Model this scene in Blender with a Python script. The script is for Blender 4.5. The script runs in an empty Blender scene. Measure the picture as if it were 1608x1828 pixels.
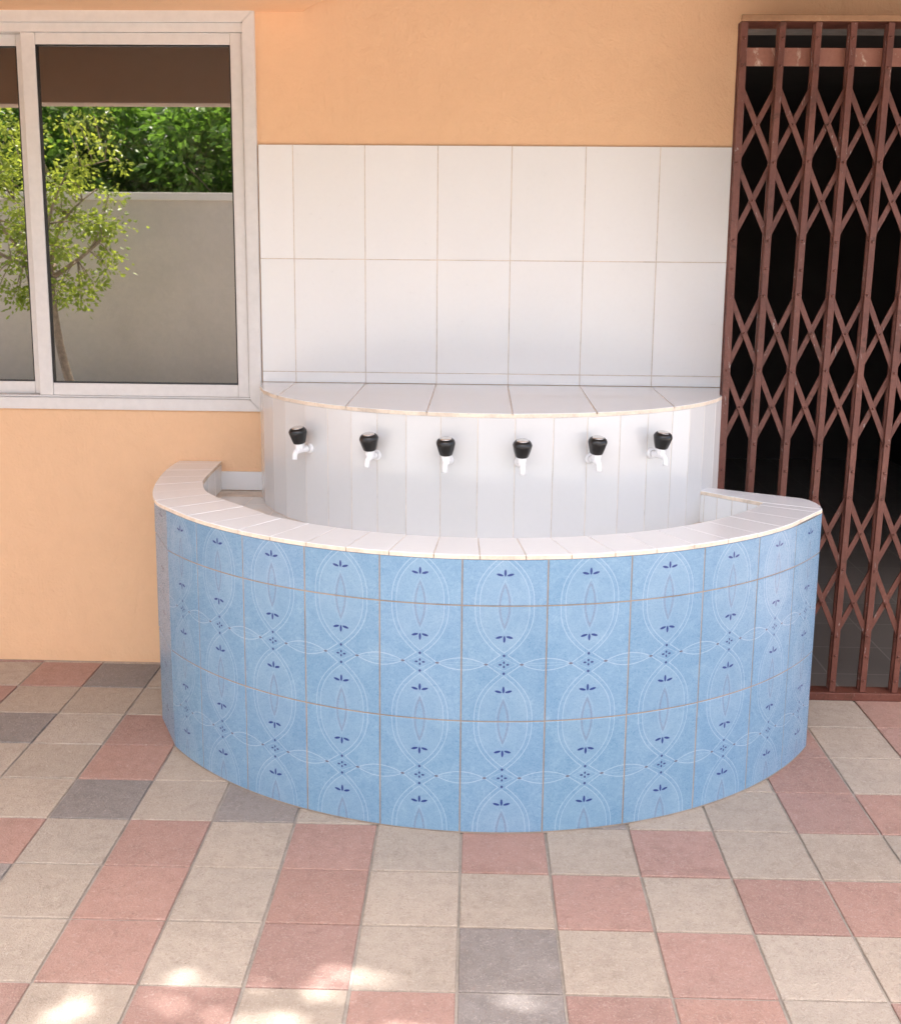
import bpy, bmesh, math, random
from mathutils import Vector, Matrix, noise
random.seed(7)
S = bpy.context.scene
COL = S.collection
PI = math.pi

# ------------------------------------------------------------------ helpers
def tag(o, label=None, cat=None, group=None, kind=None):
    if label: o['label'] = label
    if cat: o['category'] = cat
    if group: o['group'] = group
    if kind: o['kind'] = kind
    return o

def empty(name, loc, label, cat, group=None, rz=0.0):
    o = bpy.data.objects.new(name, None)
    o.location = loc; o.rotation_euler = (0, 0, rz); o.empty_display_size = .1
    COL.objects.link(o)
    return tag(o, label, cat, group)

class MB:
    """collects faces, builds one mesh object"""
    def __init__(s):
        s.v = []; s.f = []; s.m = []; s.uv = []; s.col = []; s.sm = []
    def face(s, pts, m=0, uv=None, col=None, smooth=False):
        b = len(s.v); s.v += [tuple(p) for p in pts]
        s.f.append(tuple(range(b, b + len(pts)))); s.m.append(m)
        s.uv += list(uv) if uv else [(0, 0)] * len(pts)
        s.col.append(col or (1, 1, 1)); s.sm.append(smooth)
    def box(s, x0, x1, y0, y1, z0, z1, m=0, bev=0.0, M=None, jit=0.0, col=None):
        bm = bmesh.new()
        bmesh.ops.create_cube(bm, size=1)
        for v in bm.verts:
            v.co = Vector(((x0 + x1) / 2 + v.co.x * (x1 - x0), (y0 + y1) / 2 + v.co.y * (y1 - y0), (z0 + z1) / 2 + v.co.z * (z1 - z0)))
        if bev: bmesh.ops.bevel(bm, geom=bm.edges[:], offset=bev, segments=2, affect='EDGES', profile=.5)
        s.bm(bm, m, M, col)
    def bm(s, bm, m=0, M=None, col=None, smooth=False):
        if M is not None: bmesh.ops.transform(bm, matrix=M, verts=bm.verts[:])
        for f in bm.faces:
            s.face([v.co[:] for v in f.verts], m, None, col, smooth)
        bm.free()
    def lathe(s, prof, M=None, n=16, m=0, smooth=True, rad=None, cap=True):
        """profile (r,z) about z; rad(angle, r, k) may reshape the radius"""
        rings = []
        for k, (r, z) in enumerate(prof):
            ring = []
            for i in range(n):
                a = 2 * PI * i / n
                rr = rad(a, r, k) if rad else r
                p = Vector((rr * math.cos(a), rr * math.sin(a), z))
                ring.append(M @ p if M is not None else p)
            rings.append(ring)
        for k in range(len(rings) - 1):
            for i in range(n):
                j = (i + 1) % n
                s.face([rings[k][i], rings[k][j], rings[k + 1][j], rings[k + 1][i]], m, smooth=smooth)
        if cap:
            s.face(rings[0][::-1], m); s.face(rings[-1], m)
    def tube(s, pts, radii, n=12, m=0, cap=True):
        pts = [Vector(p) for p in pts]; rings = []
        for k, p in enumerate(pts):
            d = (pts[min(k + 1, len(pts) - 1)] - pts[max(k - 1, 0)]).normalized()
            a = d.orthogonal() if k == 0 else (ax - d * ax.dot(d))
            ax = a.normalized(); b = d.cross(ax)
            rings.append([p + (ax * math.cos(2 * PI * i / n) + b * math.sin(2 * PI * i / n)) * radii[k] for i in range(n)])
        for k in range(len(rings) - 1):
            for i in range(n):
                j = (i + 1) % n
                s.face([rings[k][i], rings[k][j], rings[k + 1][j], rings[k + 1][i]], m, smooth=True)
        if cap: s.face(rings[0][::-1], m); s.face(rings[-1], m)
    def build(s, name, mats, parent=None, weld=True, cols=False):
        me = bpy.data.meshes.new(name)
        me.from_pydata(s.v, [], s.f)
        for mt in (mats if isinstance(mats, (list, tuple)) else [mats]): me.materials.append(mt)
        me.polygons.foreach_set('material_index', s.m)
        me.polygons.foreach_set('use_smooth', s.sm)
        uvl = me.uv_layers.new(name='UVMap')
        uvl.data.foreach_set('uv', [c for u in s.uv for c in u])
        if cols:
            ca = me.color_attributes.new('Tint', 'FLOAT_COLOR', 'CORNER')
            flat = []
            for f, c in zip(s.f, s.col):
                flat += [c[0], c[1], c[2], 1.0] * len(f)
            ca.data.foreach_set('color', flat)
        if weld:
            bm = bmesh.new(); bm.from_mesh(me)
            bmesh.ops.remove_doubles(bm, verts=bm.verts, dist=1e-5)
            bmesh.ops.recalc_face_normals(bm, faces=bm.faces)
            bm.to_mesh(me); bm.free()
        me.update()
        o = bpy.data.objects.new(name, me); COL.objects.link(o)
        if parent: o.parent = parent
        return o

# ------------------------------------------------------------------ node helpers
class N:
    """tiny expression -> Math node compiler"""
    def __init__(s, nt, sock): s.nt = nt; s.s = sock
    def op(s, o, *a):
        n = s.nt.nodes.new('ShaderNodeMath'); n.operation = o
        for i, x in enumerate((s,) + a):
            if isinstance(x, N): s.nt.links.new(x.s, n.inputs[i])
            else: n.inputs[i].default_value = x
        return N(s.nt, n.outputs[0])
    def __add__(s, b): return s.op('ADD', b)
    def __sub__(s, b): return s.op('SUBTRACT', b)
    def __mul__(s, b): return s.op('MULTIPLY', b)
    def __truediv__(s, b): return s.op('DIVIDE', b)
    def __radd__(s, b): return s.op('ADD', b)
    def __rmul__(s, b): return s.op('MULTIPLY', b)
    def __rsub__(s, b): return (s * -1.0) + b
    def pw(s, p): return s.op('POWER', p)
    def ab(s): return s.op('ABSOLUTE')
    def fract(s): return s.op('FRACT')
    def sqrt(s): return s.op('SQRT')
    def mx(s, b): return s.op('MAXIMUM', b)
    def mn(s, b): return s.op('MINIMUM', b)
    def gt(s, b): return s.op('GREATER_THAN', b)
    def lt(s, b): return s.op('LESS_THAN', b)
    def cl(s): return s.mx(0.0).mn(1.0)

class Mat:
    def __init__(s, name):
        s.m = bpy.data.materials.new(name); s.m.use_nodes = True
        s.nt = s.m.node_tree; s.b = s.nt.nodes['Principled BSDF']; s.o = s.nt.nodes['Material Output']
    def new(s, t, **kw):
        n = s.nt.nodes.new(t)
        for k, v in kw.items(): setattr(n, k, v)
        return n
    def link(s, a, b):
        s.nt.links.new(a.s if isinstance(a, N) else a, b)
    def coord(s, which='Object', scale=None):
        t = s.new('ShaderNodeTexCoord').outputs[which]
        if scale is not None:
            mp = s.new('ShaderNodeMapping'); mp.inputs['Scale'].default_value = scale
            s.link(t, mp.inputs['Vector']); t = mp.outputs['Vector']
        return t
    def noise(s, vec, scale, detail=4, rough=.55, dist=0.0):
        n = s.new('ShaderNodeTexNoise')
        s.link(vec, n.inputs['Vector']); n.inputs['Scale'].default_value = scale
        n.inputs['Detail'].default_value = detail; n.inputs['Roughness'].default_value = rough
        n.inputs['Distortion'].default_value = dist
        return N(s.nt, n.outputs['Fac'])
    def ramp(s, fac, stops):
        r = s.new('ShaderNodeValToRGB'); s.link(fac, r.inputs['Fac'])
        el = r.color_ramp.elements
        while len(el) < len(stops): el.new(.5)
        for e, (p, c) in zip(el, stops):
            e.position = p; e.color = (*c, 1) if len(c) == 3 else c
        return r.outputs['Color']
    def mix(s, fac, a, b, mode='MIX'):
        n = s.new('ShaderNodeMix', data_type='RGBA', blend_type=mode)
        for sock, x in ((n.inputs['Factor'], fac), (n.inputs['A'], a), (n.inputs['B'], b)):
            if isinstance(x, (int, float)): sock.default_value = x
            elif isinstance(x, tuple): sock.default_value = (*x[:3], 1)
            else: s.link(x, sock)
        return n.outputs['Result']
    def bump(s, h, strength=.3, dist=.002):
        n = s.new('ShaderNodeBump'); s.link(h, n.inputs['Height'])
        n.inputs['Strength'].default_value = strength; n.inputs['Distance'].default_value = dist
        s.link(n.outputs['Normal'], s.b.inputs['Normal'])
        return n
    def set(s, col=None, rough=None, metal=None, spec=None):
        if col is not None:
            if isinstance(col, tuple): s.b.inputs['Base Color'].default_value = (*col, 1)
            else: s.link(col, s.b.inputs['Base Color'])
        if rough is not None:
            if isinstance(rough, (int, float)): s.b.inputs['Roughness'].default_value = rough
            else: s.link(rough, s.b.inputs['Roughness'])
        if metal is not None: s.b.inputs['Metallic'].default_value = metal
        if spec is not None: s.b.inputs['Specular IOR Level'].default_value = spec
        return s.m

def m_plaster(name, c, var=.06, bs=.35):
    m = Mat(name); v = m.coord()
    trowel = m.noise(m.coord('Object', (1, 1, .55)), 6.5, 5, .62, 1.6)
    big = m.noise(v, 1.3, 3, .5); fine = m.noise(v, 90, 4, .6); mid = m.noise(v, 14, 4, .6, .6)
    col = m.ramp(big * .55 + mid * .45, [(.25, tuple(x * (1 - var) for x in c)), (.75, tuple(min(.95, x * (1 + var)) for x in c))])
    m.bump(fine * .6 + mid * .8 + trowel * 1.6 + big * 1.2, bs, .005)
    return m.set(col, .75, spec=.3)

def m_white_tile(name, c=(.790, .805, .810), rough=.05, spec=.5):
    m = Mat(name); v = m.coord()
    big = m.noise(v, 2.2, 3); fine = m.noise(v, 60, 3)
    col = m.mix(m.ramp(big * .7 + fine * .3, [(.3, (0, 0, 0)), (.75, (1, 1, 1))]), tuple(x * .955 for x in c), c)
    tint = m.new('ShaderNodeVertexColor', layer_name='Tint').outputs['Color']
    col = m.mix(1.0, col, tint, 'MULTIPLY')
    m.bump(m.noise(v, 11, 2), .05, .002)
    return m.set(col, (fine * .05 + rough), spec=spec)

def m_grout(name, c):
    m = Mat(name); v = m.coord()
    n = m.noise(v, 9, 5, .7); f = m.noise(v, 140, 2)
    col = m.ramp(n * .8 + f * .2, [(.3, tuple(x * .62 for x in c)), (.55, c), (.8, tuple(min(.9, x * 1.2) for x in c))])
    return m.set(col, .9, spec=.2)

def m_plain(name, c, rough=.5, var=.08, scale=12, metal=0., bump=0.05, spec=.5):
    m = Mat(name); v = m.coord()
    n = m.noise(v, scale, 4, .6)
    col = m.ramp(n, [(.3, tuple(x * (1 - var) for x in c)), (.7, tuple(min(.95, x * (1 + var)) for x in c))])
    if bump: m.bump(n, bump, .002)
    return m.set(col, rough, metal, spec)

# ------------------------------------------------------------------ decorated blue tile
TW, TH = .26, .3715
def m_blue_tile():
    m = Mat('blue_decorated_tile'); nt = m.nt
    sep = m.new('ShaderNodeSeparateXYZ')
    m.link(m.new('ShaderNodeUVMap', uv_map='UVMap').outputs['UV'], sep.inputs[0])
    u = N(nt, sep.outputs['X']); v = N(nt, sep.outputs['Y'])
    x = ((u.fract() - .5).ab()) * TW                 # 0..0.13 from the tile's middle line
    t = (((v + .5).fract() - .5).ab()) * TH          # 0..0.186 from the nearest row joint
    T = (t * -1.0) + TH / 2                          # distance from the star at mid tile
    aa = .0007
    def stroke(d, w): return ((d.ab() * -1.0 + (w + aa)) / (2 * aa)).cl()
    def ves(A, B, p):                                # signed distance to a pointed oval x = A(1-(t/B)^p)
        q = t / B
        g = x / A + q.pw(p) - 1.0
        gr = (q.pw(p - 1.0) * (p / B)).pw(2.0) + (1.0 / A) ** 2
        return g / gr.sqrt()
    def ell(X, Y, cx, cy, rx, ry, ang=0.0):
        dx = X - cx; dy = Y - cy; c, s = math.cos(ang), math.sin(ang)
        a = (dx * c + dy * s) / rx; b = (dy * c - dx * s) / ry
        r = (a * a + b * b).sqrt()
        return ((1.0 - r) * (min(rx, ry) / (1.6 * aa)) + .5).cl()
    ov_in = ves(.0755, .148, 2.7); ov_out = ves(.0895, .1640, 2.6)
    above = (T * -1.0 + TH / 2)
    in_t = T.gt(.030)
    lines = (stroke(ov_in, .0010) + stroke(ov_out, .0011) * in_t).cl()
    # horizontal lens through the tile's side joint and its crossing strokes to the oval
    s_ = (x * -1.0) + TW / 2
    q = s_ / .0754
    lens = T - ((q * q) * -1.0 + 1.0) * .0190
    inl = s_.lt(.0790)
    lines = lines.mx(stroke(lens * .93, .0012) * inl)
    lines = lines.mx(stroke(T - ((q * q) * -1.0 + 1.0) * .0046, .0008) * inl * .55)
    diag = ((x * -1.0 + .0546) * .0300 - T * .0423) / .0519
    between = x.gt(.012) * x.lt(.0546)
    lines = lines.mx(stroke(diag, .0012) * between)
    diag2 = ((x * -1.0 + .040) * .0200 - T * .040) / .0447
    lines = lines.mx(stroke(diag2, .0009) * x.lt(.040) * .6)
    v3 = m.coord('Object'); sp = m.noise(v3, 420, 2)
    lens_o = ves(.0225, .082, 2.0)
    lines = lines.mx(stroke(lens_o, .0009) * .45)
    band_d = ves(.0150, .068, 2.0)
    speck = m.ramp(sp, [(.40, (0, 0, 0)), (.58, (1, 1, 1))])
    sb = m.new('ShaderNodeRGBToBW'); m.link(speck, sb.inputs[0])
    band = stroke(band_d, .0027) * (N(nt, sb.outputs[0]) * .75 + .25)
    leaf = ell(x, t, 0.0, .1045, .0036, .0110).mx(ell(x, t, .0160, .0985, .0105, .0037, .26))
    dots = ell(x, T, 0.0, .0286, .0040, .0042).mx(ell(x, T, 0.0, .0068, .0030, .0042)).mx(ell(x, T, .0112, 0.0, .0048, .0030))
    brown = ell(x, T, .0546, 0.0, .0062, .0030)
    inside = (ov_in * -260.0 + .3).cl()
    # marbled glaze
    w = m.noise(v3, 7, 4, .6, 1.2); f = m.noise(v3, 46, 5, .65, 2.5); vv = m.noise(v3, 130, 3, .6, 3.0)
    base = m.ramp(w * .30 + f * .42 + vv * .28, [(.33, (.122, .255, .405)), (.50, (.178, .318, .462)), (.66, (.255, .392, .518))])
    inc = m.ramp(w * .5 + vv * .5, [(.35, (.190, .322, .460)), (.66, (.258, .388, .510))])
    col = m.mix(inside * .5, base, inc)
    col = m.mix(lines * .56, col, (.46, .56, .66))
    col = m.mix(band * .80, col, (.17, .20, .29))
    col = m.mix(dots * .92, col, (.018, .028, .15))
    col = m.mix(brown * .85, col, (.10, .075, .10))
    col = m.mix(leaf * .95, col, (.004, .024, .17))
    tint = m.new('ShaderNodeVertexColor', layer_name='Tint').outputs['Color']
    col = m.mix(1.0, col, tint, 'MULTIPLY')
    m.bump(m.noise(v3, 16, 3), .10, .002)
    return m.set(col, (vv * .08 + .24), spec=.36)

# ------------------------------------------------------------------ camera
cam_d = bpy.data.cameras.new('camera'); cam = bpy.data.objects.new('camera', cam_d); COL.objects.link(cam)
ri, up, bk = Vector((.9995, .0315, .0086)), Vector((-.0139, .1738, .9847)), Vector((.0295, -.9843, .1742))
bk.normalize(); ri = (ri - bk * ri.dot(bk)).normalized(); up = bk.cross(ri)
Mx = Matrix((ri, up, bk)).transposed().to_4x4(); Mx.translation = Vector((.1378, -4.5929, 1.8158))
cam.matrix_world = Mx
cam_d.sensor_fit = 'HORIZONTAL'; cam_d.sensor_width = 36
cam_d.lens = 1973.757 / 1608 * 36
# longest side sets the unit of shift here: horizontal fit -> width
cam_d.shift_x = (804 - 801.845) / 1608
cam_d.shift_y = (788.0155 - 914) / 1608
cam_d.clip_start = .05; cam_d.clip_end = 500
S.camera = cam

# ------------------------------------------------------------------ materials
PEACH = m_plaster('peach_render', (.825, .54, .328), .045, .9)
WHITE_ALU = m_plain('white_painted_aluminium', (.70, .69, .675), .38, .04, 30, bump=.02)
TILE_W = m_white_tile('white_glazed_tile')
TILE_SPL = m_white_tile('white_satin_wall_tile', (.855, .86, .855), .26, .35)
TILE_COL = m_white_tile('shaded_white_column_tile', (.675, .680, .675), .09, .4)  # same white tile as the ledge, the column's shade put into its colour
TILE_LED = m_white_tile('white_ledge_tile', (.865, .87, .865), .05, .6)
TILE_RIM = m_white_tile('white_rim_tile', (.865, .875, .875), .18)
GROUT_W = m_grout('cream_grout', (.70, .63, .55))
GROUT_D = m_grout('brown_grout', (.35, .295, .245))
BISQUE = m_grout('cream_tile_edge', (.80, .69, .56))
BLUE = m_blue_tile()
PLASTER_W = m_plaster('white_plaster', (.72, .66, .60), .05, .3)
SPOUT = m_plain('white_plastic', (.86, .86, .86), .25, .02, 40, bump=.0)
KNOB = m_plain('black_plastic', (.012, .012, .012), .30, .15, 50, bump=.05)
CHROME = m_plain('chrome', (.72, .70, .68), .18, .06, 80, metal=1., bump=.05)
RUBBER = m_plain('black_rubber', (.008, .008, .008), .5, .1, 30)
CEIL = m_plaster('porch_ceiling_paint', (.34, .255, .20), .05, .2)
BEAM = m_plaster('porch_beam_paint', (.52, .45, .39), .05, .2)
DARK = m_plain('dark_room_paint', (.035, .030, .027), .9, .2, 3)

def m_steel():
    m = Mat('brown_painted_steel'); v = m.coord()
    big = m.noise(v, 5, 4, .6); f = m.noise(v, 55, 5, .7); chip = m.noise(m.coord('Object', (1, 1, .28)), 60, 5, .68, .8)
    base = m.ramp(big * .6 + f * .4, [(.3, (.084, .026, .017)), (.5, (.128, .043, .029)), (.72, (.185, .073, .051))])
    col = m.mix(m.ramp(chip, [(.63, (0, 0, 0)), (.69, (1, 1, 1))]), base, (.29, .24, .215))
    rust = m.noise(v, 21, 5, .7, .5)
    col = m.mix(m.ramp(rust, [(.54, (0, 0, 0)), (.66, (.85, .85, .85))]), col, (.070, .024, .013))
    m.bump(f * .6 + chip * .4, .35, .002)
    return m.set(col, f * .25 + .36, spec=.45)
STEEL = m_steel()
def m_rail():
    m = Mat('worn_light_brown_steel'); v = m.coord()
    big = m.noise(v, 6, 4, .6); f = m.noise(v, 70, 4, .7); chip = m.noise(m.coord('Object', (1, 1, .5)), 17, 6, .72, .6)
    base = m.ramp(big * .6 + f * .4, [(.3, (.24, .095, .065)), (.7, (.36, .165, .115))])
    col = m.mix(m.ramp(chip, [(.58, (0, 0, 0)), (.68, (1, 1, 1))]), base, (.56, .43, .34))
    m.bump(f, .25, .002)
    return m.set(col, .5)
RAIL = m_rail()
STRIP = m_plain('grey_track_strip', (.20, .185, .17), .7, .15, 20)
def m_track():
    m = Mat('tan_track_paint'); v = m.coord()
    n = m.noise(m.coord('Object', (.35, 1, 1)), 16, 5, .7); f = m.noise(v, 60, 4)
    col = m.ramp(n * .7 + f * .3, [(.30, (.22, .115, .055)), (.55, (.31, .17, .085)), (.66, (.46, .30, .18))])
    m.bump(f, .2, .002)
    return m.set(col, .6)
TRACK = m_track()

# ------------------------------------------------------------------ setting: pavement and ground
def m_pave():
    m = Mat('stamped_concrete_tile'); v = m.coord()
    tint = m.new('ShaderNodeVertexColor', layer_name='Tint').outputs['Color']
    big = m.noise(v, 3.0, 4, .6); mid = m.noise(v, 22, 5, .62, .5)
    worm = m.noise(v, 75, 3, .55, 2.2); fine = m.noise(v, 330, 2, .6)
    k = m.ramp(mid * .45 + big * .25 + worm * .30, [(.30, (.70, .685, .67)), (.5, (.96, .955, .95)), (.70, (1.08, 1.08, 1.08))])
    col = m.mix(1.0, tint, k, 'MULTIPLY')
    dust = m.ramp(worm * .6 + fine * .4, [(.54, (0, 0, 0)), (.66, (.40, .40, .40))])
    col = m.mix(dust, col, (.56, .50, .44))
    w2 = m.noise(v, 48, 3, .5, 3.2)
    col = m.mix(m.ramp(w2, [(.34, (.38, .38, .38)), (.43, (0, 0, 0))]), col, (.23, .165, .13))
    spk = m.noise(v, 160, 2, .5)
    col = m.mix(m.ramp(spk, [(.66, (0, 0, 0)), (.74, (.5, .5, .5))]), col, (.12, .10, .09))
    stain = m.noise(v, 1.1, 5, .65, .8)
    col = m.mix(m.ramp(stain, [(.52, (0, 0, 0)), (.75, (.30, .30, .30))]), col, (.24, .20, .17))
    m.bump(worm * .9 + mid * .8 + fine * .35, .9, .004)
    return m.set(col, .72, spec=.35)
PAVE = m_pave()
PGROUT = m_grout('pavement_grout', (.34, .305, .27))
BEI, PIN, GRY = (.405, .342, .282), (.368, .226, .188), (.252, .226, .212)
rows = {  # far-to-near row : (first column, letters)
 7: (-8, 'bpgb'), 6: (-8, 'pbbb'), 5: (-7, 'gbp'), 4: (-7, 'bbpb'), 3: (-6, 'bgbgb'),
 2: (-6, 'pbpbpbpbpbbb'), 1: (-6, 'gbpbpbbpbpp'), 0: (-5, 'bpbpbgbpbb'), -1: (-5, 'pbpbpgppbp')}
rows_r = {2: (6, 'p'), 3: (1, 'gbbpp'), 4: (3, 'bpbb'), 5: (3, 'bpbp'), 6: (4, 'bbpb'), 7: (4, 'pbbp')}
tmap = {}
for src in (rows, rows_r):
    for j, (c0, s) in src.items():
        for i, ch in enumerate(s): tmap[(c0 + i, j)] = ch
TS = .2649
def pavement():
    mb = MB(); rot = Matrix.Rotation(.0073, 3, 'Z'); o = Vector((.0948, -2.1401, 0))
    rng = random.Random(3)
    def P(a, b, z): return o + rot @ Vector((a * TS, b * TS, 0)) + Vector((0, 0, z))
    for j in range(-10, 9):
        for c in range(-22, 22):
            g = .0038 + rng.uniform(-.0008, .0012); gy = .0034 + rng.uniform(-.0006, .0008)
            ch = tmap.get((c, j)) or rng.choice('bbbbppg')
            base = {'b': BEI, 'p': PIN, 'g': GRY}[ch]
            k = rng.uniform(.93, 1.06); w = rng.uniform(-.02, .02)
            col = (base[0] * k * (1 + w), base[1] * k, base[2] * k * (1 - w))
            j4 = [rng.uniform(-.0012, .0012) for _ in range(8)]
            dz = rng.uniform(-.0012, .0006)
            gx, gy = g / TS, gy / TS
            b1 = b2 = min(1.0, 1.0)
            x0, x1, y0, y1 = c + gx, c + 1 - gx, j + gy, j + 1 - gy
            if j == 8: y1 = j + .07
            be = .0022 / TS
            cs = [(x0 + j4[0], y0 + j4[1]), (x1 + j4[2], y0 + j4[3]), (x1 + j4[4], y1 + j4[5]), (x0 + j4[6], y1 + j4[7])]
            sg = [(1, 1), (-1, 1), (-1, -1), (1, -1)]
            top = [P(a + be * s, b + be * t, dz) for (a, b), (s, t) in zip(cs, sg)]
            low = [P(a, b, dz - .0020) for a, b in cs]
            bot = [P(a, b, -.012) for a, b in cs]
            mb.face(top, 0, None, col, False)
            for i in range(4):
                n = (i + 1) % 4
                mb.face([low[i], low[n], top[n], top[i]], 0, None, col)
                mb.face([bot[i], bot[n], low[n], low[i]], 0, None, col)
    a = [P(-22, -10, -.0055), P(22, -10, -.0055), P(22, 8.2, -.0055), P(-22, 8.2, -.0055)]
    mb.face(a, 1, None, (1, 1, 1))
    ob = mb.build('pavement', [PAVE, PGROUT], cols=True, weld=False)
    return tag(ob, kind='structure')
pavement()
gm = Mat('dry_earth'); gv = gm.coord('Object')
gn = gm.noise(gv, .6, 5, .6) * .6 + gm.noise(gv, 9, 5, .7) * .4
gm.bump(gn, .5, .02)
GROUND = gm.set(gm.ramp(gn, [(.3, (.265, .268, .262)), (.7, (.345, .348, .340))]), .95)
mb = MB(); mb.face([(-300, -300, -.014), (300, -300, -.014), (300, 300, -.014), (-300, 300, -.014)])
tag(mb.build('ground', GROUND, weld=False), kind='structure')

# ------------------------------------------------------------------ building
bld = empty('building', (0, 0, 0), 'peach rendered building with covered porch behind the wash basin', 'building')
def wall_holes(mb, xs, zs, holes, y0, y1):
    solid = lambda i, k: 0 <= i < len(xs) - 1 and 0 <= k < len(zs) - 1 and (i, k) not in holes
    for i in range(len(xs) - 1):
        for k in range(len(zs) - 1):
            if not solid(i, k): continue
            a, b, c, d = xs[i], xs[i + 1], zs[k], zs[k + 1]
            mb.face([(a, y0, c), (b, y0, c), (b, y0, d), (a, y0, d)])
            mb.face([(b, y1, c), (a, y1, c), (a, y1, d), (b, y1, d)])
            if not solid(i - 1, k): mb.face([(a, y1, c), (a, y0, c), (a, y0, d), (a, y1, d)])
            if not solid(i + 1, k): mb.face([(b, y0, c), (b, y1, c), (b, y1, d), (b, y0, d)])
            if not solid(i, k - 1): mb.face([(a, y1, c), (b, y1, c), (b, y0, c), (a, y0, c)])
            if not solid(i, k + 1): mb.face([(a, y0, d), (b, y0, d), (b, y1, d), (a, y1, d)])
mb = MB()
WX0, WX1, WZ0, WZ1 = -3.30, -.800, 1.135, 2.722
wall_holes(mb, [-5.5, WX0, WX1, 1.1305, 3.45, 3.75], [-.01, WZ0, 2.675, WZ1, 2.94],
           {(1, 1), (1, 2), (3, 0), (3, 1)}, 0, .16)
wall = mb.build('wall', PEACH, bld)
# stucco hood over the window with a flared right end
mb = MB()
zb, zt = 2.726, 2.938
pl = [(-5.0, 0.0), (-.597, 0.0), (-.560, -.08), (-.470, -.24), (-.420, -.50), (-5.0, -.50)]
mb.face([(x, y, zb) for x, y in pl]); mb.face([(x, y, zt) for x, y in reversed(pl)])
for i in range(len(pl)):
    a, b = pl[i], pl[(i + 1) % len(pl)]
    mb.face([(*a, zb), (*a, zt), (*b, zt), (*b, zb)])
mb.build('window_hood', PEACH, bld)
# porch roof and its outer beam
mb = MB(); mb.box(-6, 2.7, -2.02, .2, 2.942, 3.00); mb.build('roof', CEIL, bld)
mb = MB(); mb.box(-6, 2.7, -2.20, -2.023, 2.622, 3.00, bev=.006); mb.build('roof_beam', BEAM, bld)
mb = MB(); mb.box(-3.75, -3.60, -2.015, -.002, -.01, 2.9395); mb.build('light_block_wall', PEACH, bld)  # added wall out of view, cuts bounce light on the left
# rooms behind the window and the gate
ROOMF = Mat('dark_floor_tile'); rv = ROOMF.coord()
br = ROOMF.new('ShaderNodeTexBrick', offset=0.0)
ROOMF.link(rv, br.inputs['Vector']); br.inputs['Scale'].default_value = 1.0
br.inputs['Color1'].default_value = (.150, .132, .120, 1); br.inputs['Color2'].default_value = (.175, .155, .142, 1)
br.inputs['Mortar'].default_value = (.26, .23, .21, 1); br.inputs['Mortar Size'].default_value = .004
br.inputs['Brick Width'].default_value = .33; br.inputs['Row Height'].default_value = .33
ROOMF = ROOMF.set(br.outputs['Color'], .35)
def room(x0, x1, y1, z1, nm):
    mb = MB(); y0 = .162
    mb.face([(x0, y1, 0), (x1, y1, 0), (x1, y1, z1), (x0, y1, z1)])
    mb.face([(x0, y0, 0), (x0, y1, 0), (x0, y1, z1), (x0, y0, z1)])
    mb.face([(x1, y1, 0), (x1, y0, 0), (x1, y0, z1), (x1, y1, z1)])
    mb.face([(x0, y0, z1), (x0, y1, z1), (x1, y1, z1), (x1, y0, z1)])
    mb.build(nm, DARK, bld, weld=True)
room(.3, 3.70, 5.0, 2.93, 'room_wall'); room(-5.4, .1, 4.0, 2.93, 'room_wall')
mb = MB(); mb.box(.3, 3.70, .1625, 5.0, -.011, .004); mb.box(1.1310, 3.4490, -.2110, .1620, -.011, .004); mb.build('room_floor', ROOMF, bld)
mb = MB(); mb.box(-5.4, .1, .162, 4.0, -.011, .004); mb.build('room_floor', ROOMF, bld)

# ---- window (part) with frame, sashes and panes (sub-parts)
win = bpy.data.objects.new('window', None); COL.objects.link(win); win.parent = bld; win.location = (-2.0, 0, 1.93)
win.empty_display_size = .1
def W(o):
    o.parent = win; o.matrix_parent_inverse = Matrix.Translation((2.0, 0, -1.93)); return o
FX0, FX1, FZ0, FZ1 = -3.34, -.7875, 1.1225, 2.7315
def mitre_frame(mb, x0, x1, z0, z1, w, ya, yb, bev=.003):
    """flat frame of four mitred members between outer rect and rect inset by w"""
    o = [(x0, z0), (x1, z0), (x1, z1), (x0, z1)]; i = [(x0 + w, z0 + w), (x1 - w, z0 + w), (x1 - w, z1 - w), (x0 + w, z1 - w)]
    e = .0006
    for k in range(4):
        n = (k + 1) % 4
        A, B, C_, D = o[k], o[n], i[n], i[k]
        d = Vector((B[0] - A[0], B[1] - A[1])).normalized() * e
        q = [(A[0] + d.x, A[1] + d.y), (B[0] - d.x, B[1] - d.y), (C_[0] - d.x, C_[1] - d.y), (D[0] + d.x, D[1] + d.y)]
        bm = bmesh.new()
        f = [bm.verts.new((x, ya, z)) for x, z in q]; b = [bm.verts.new((x, yb, z)) for x, z in q]
        bm.faces.new(f); bm.faces.new(b[::-1])
        for s in range(4): bm.faces.new([f[s], b[s], b[(s + 1) % 4], f[(s + 1) % 4]])
        bmesh.ops.recalc_face_normals(bm, faces=bm.faces)
        bmesh.ops.bevel(bm, geom=bm.edges[:], offset=bev, segments=2, affect='EDGES')
        mb.bm(bm)
mb = MB()
mitre_frame(mb, FX0, FX1, FZ0, FZ1, .049, -.022, .020)
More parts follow.
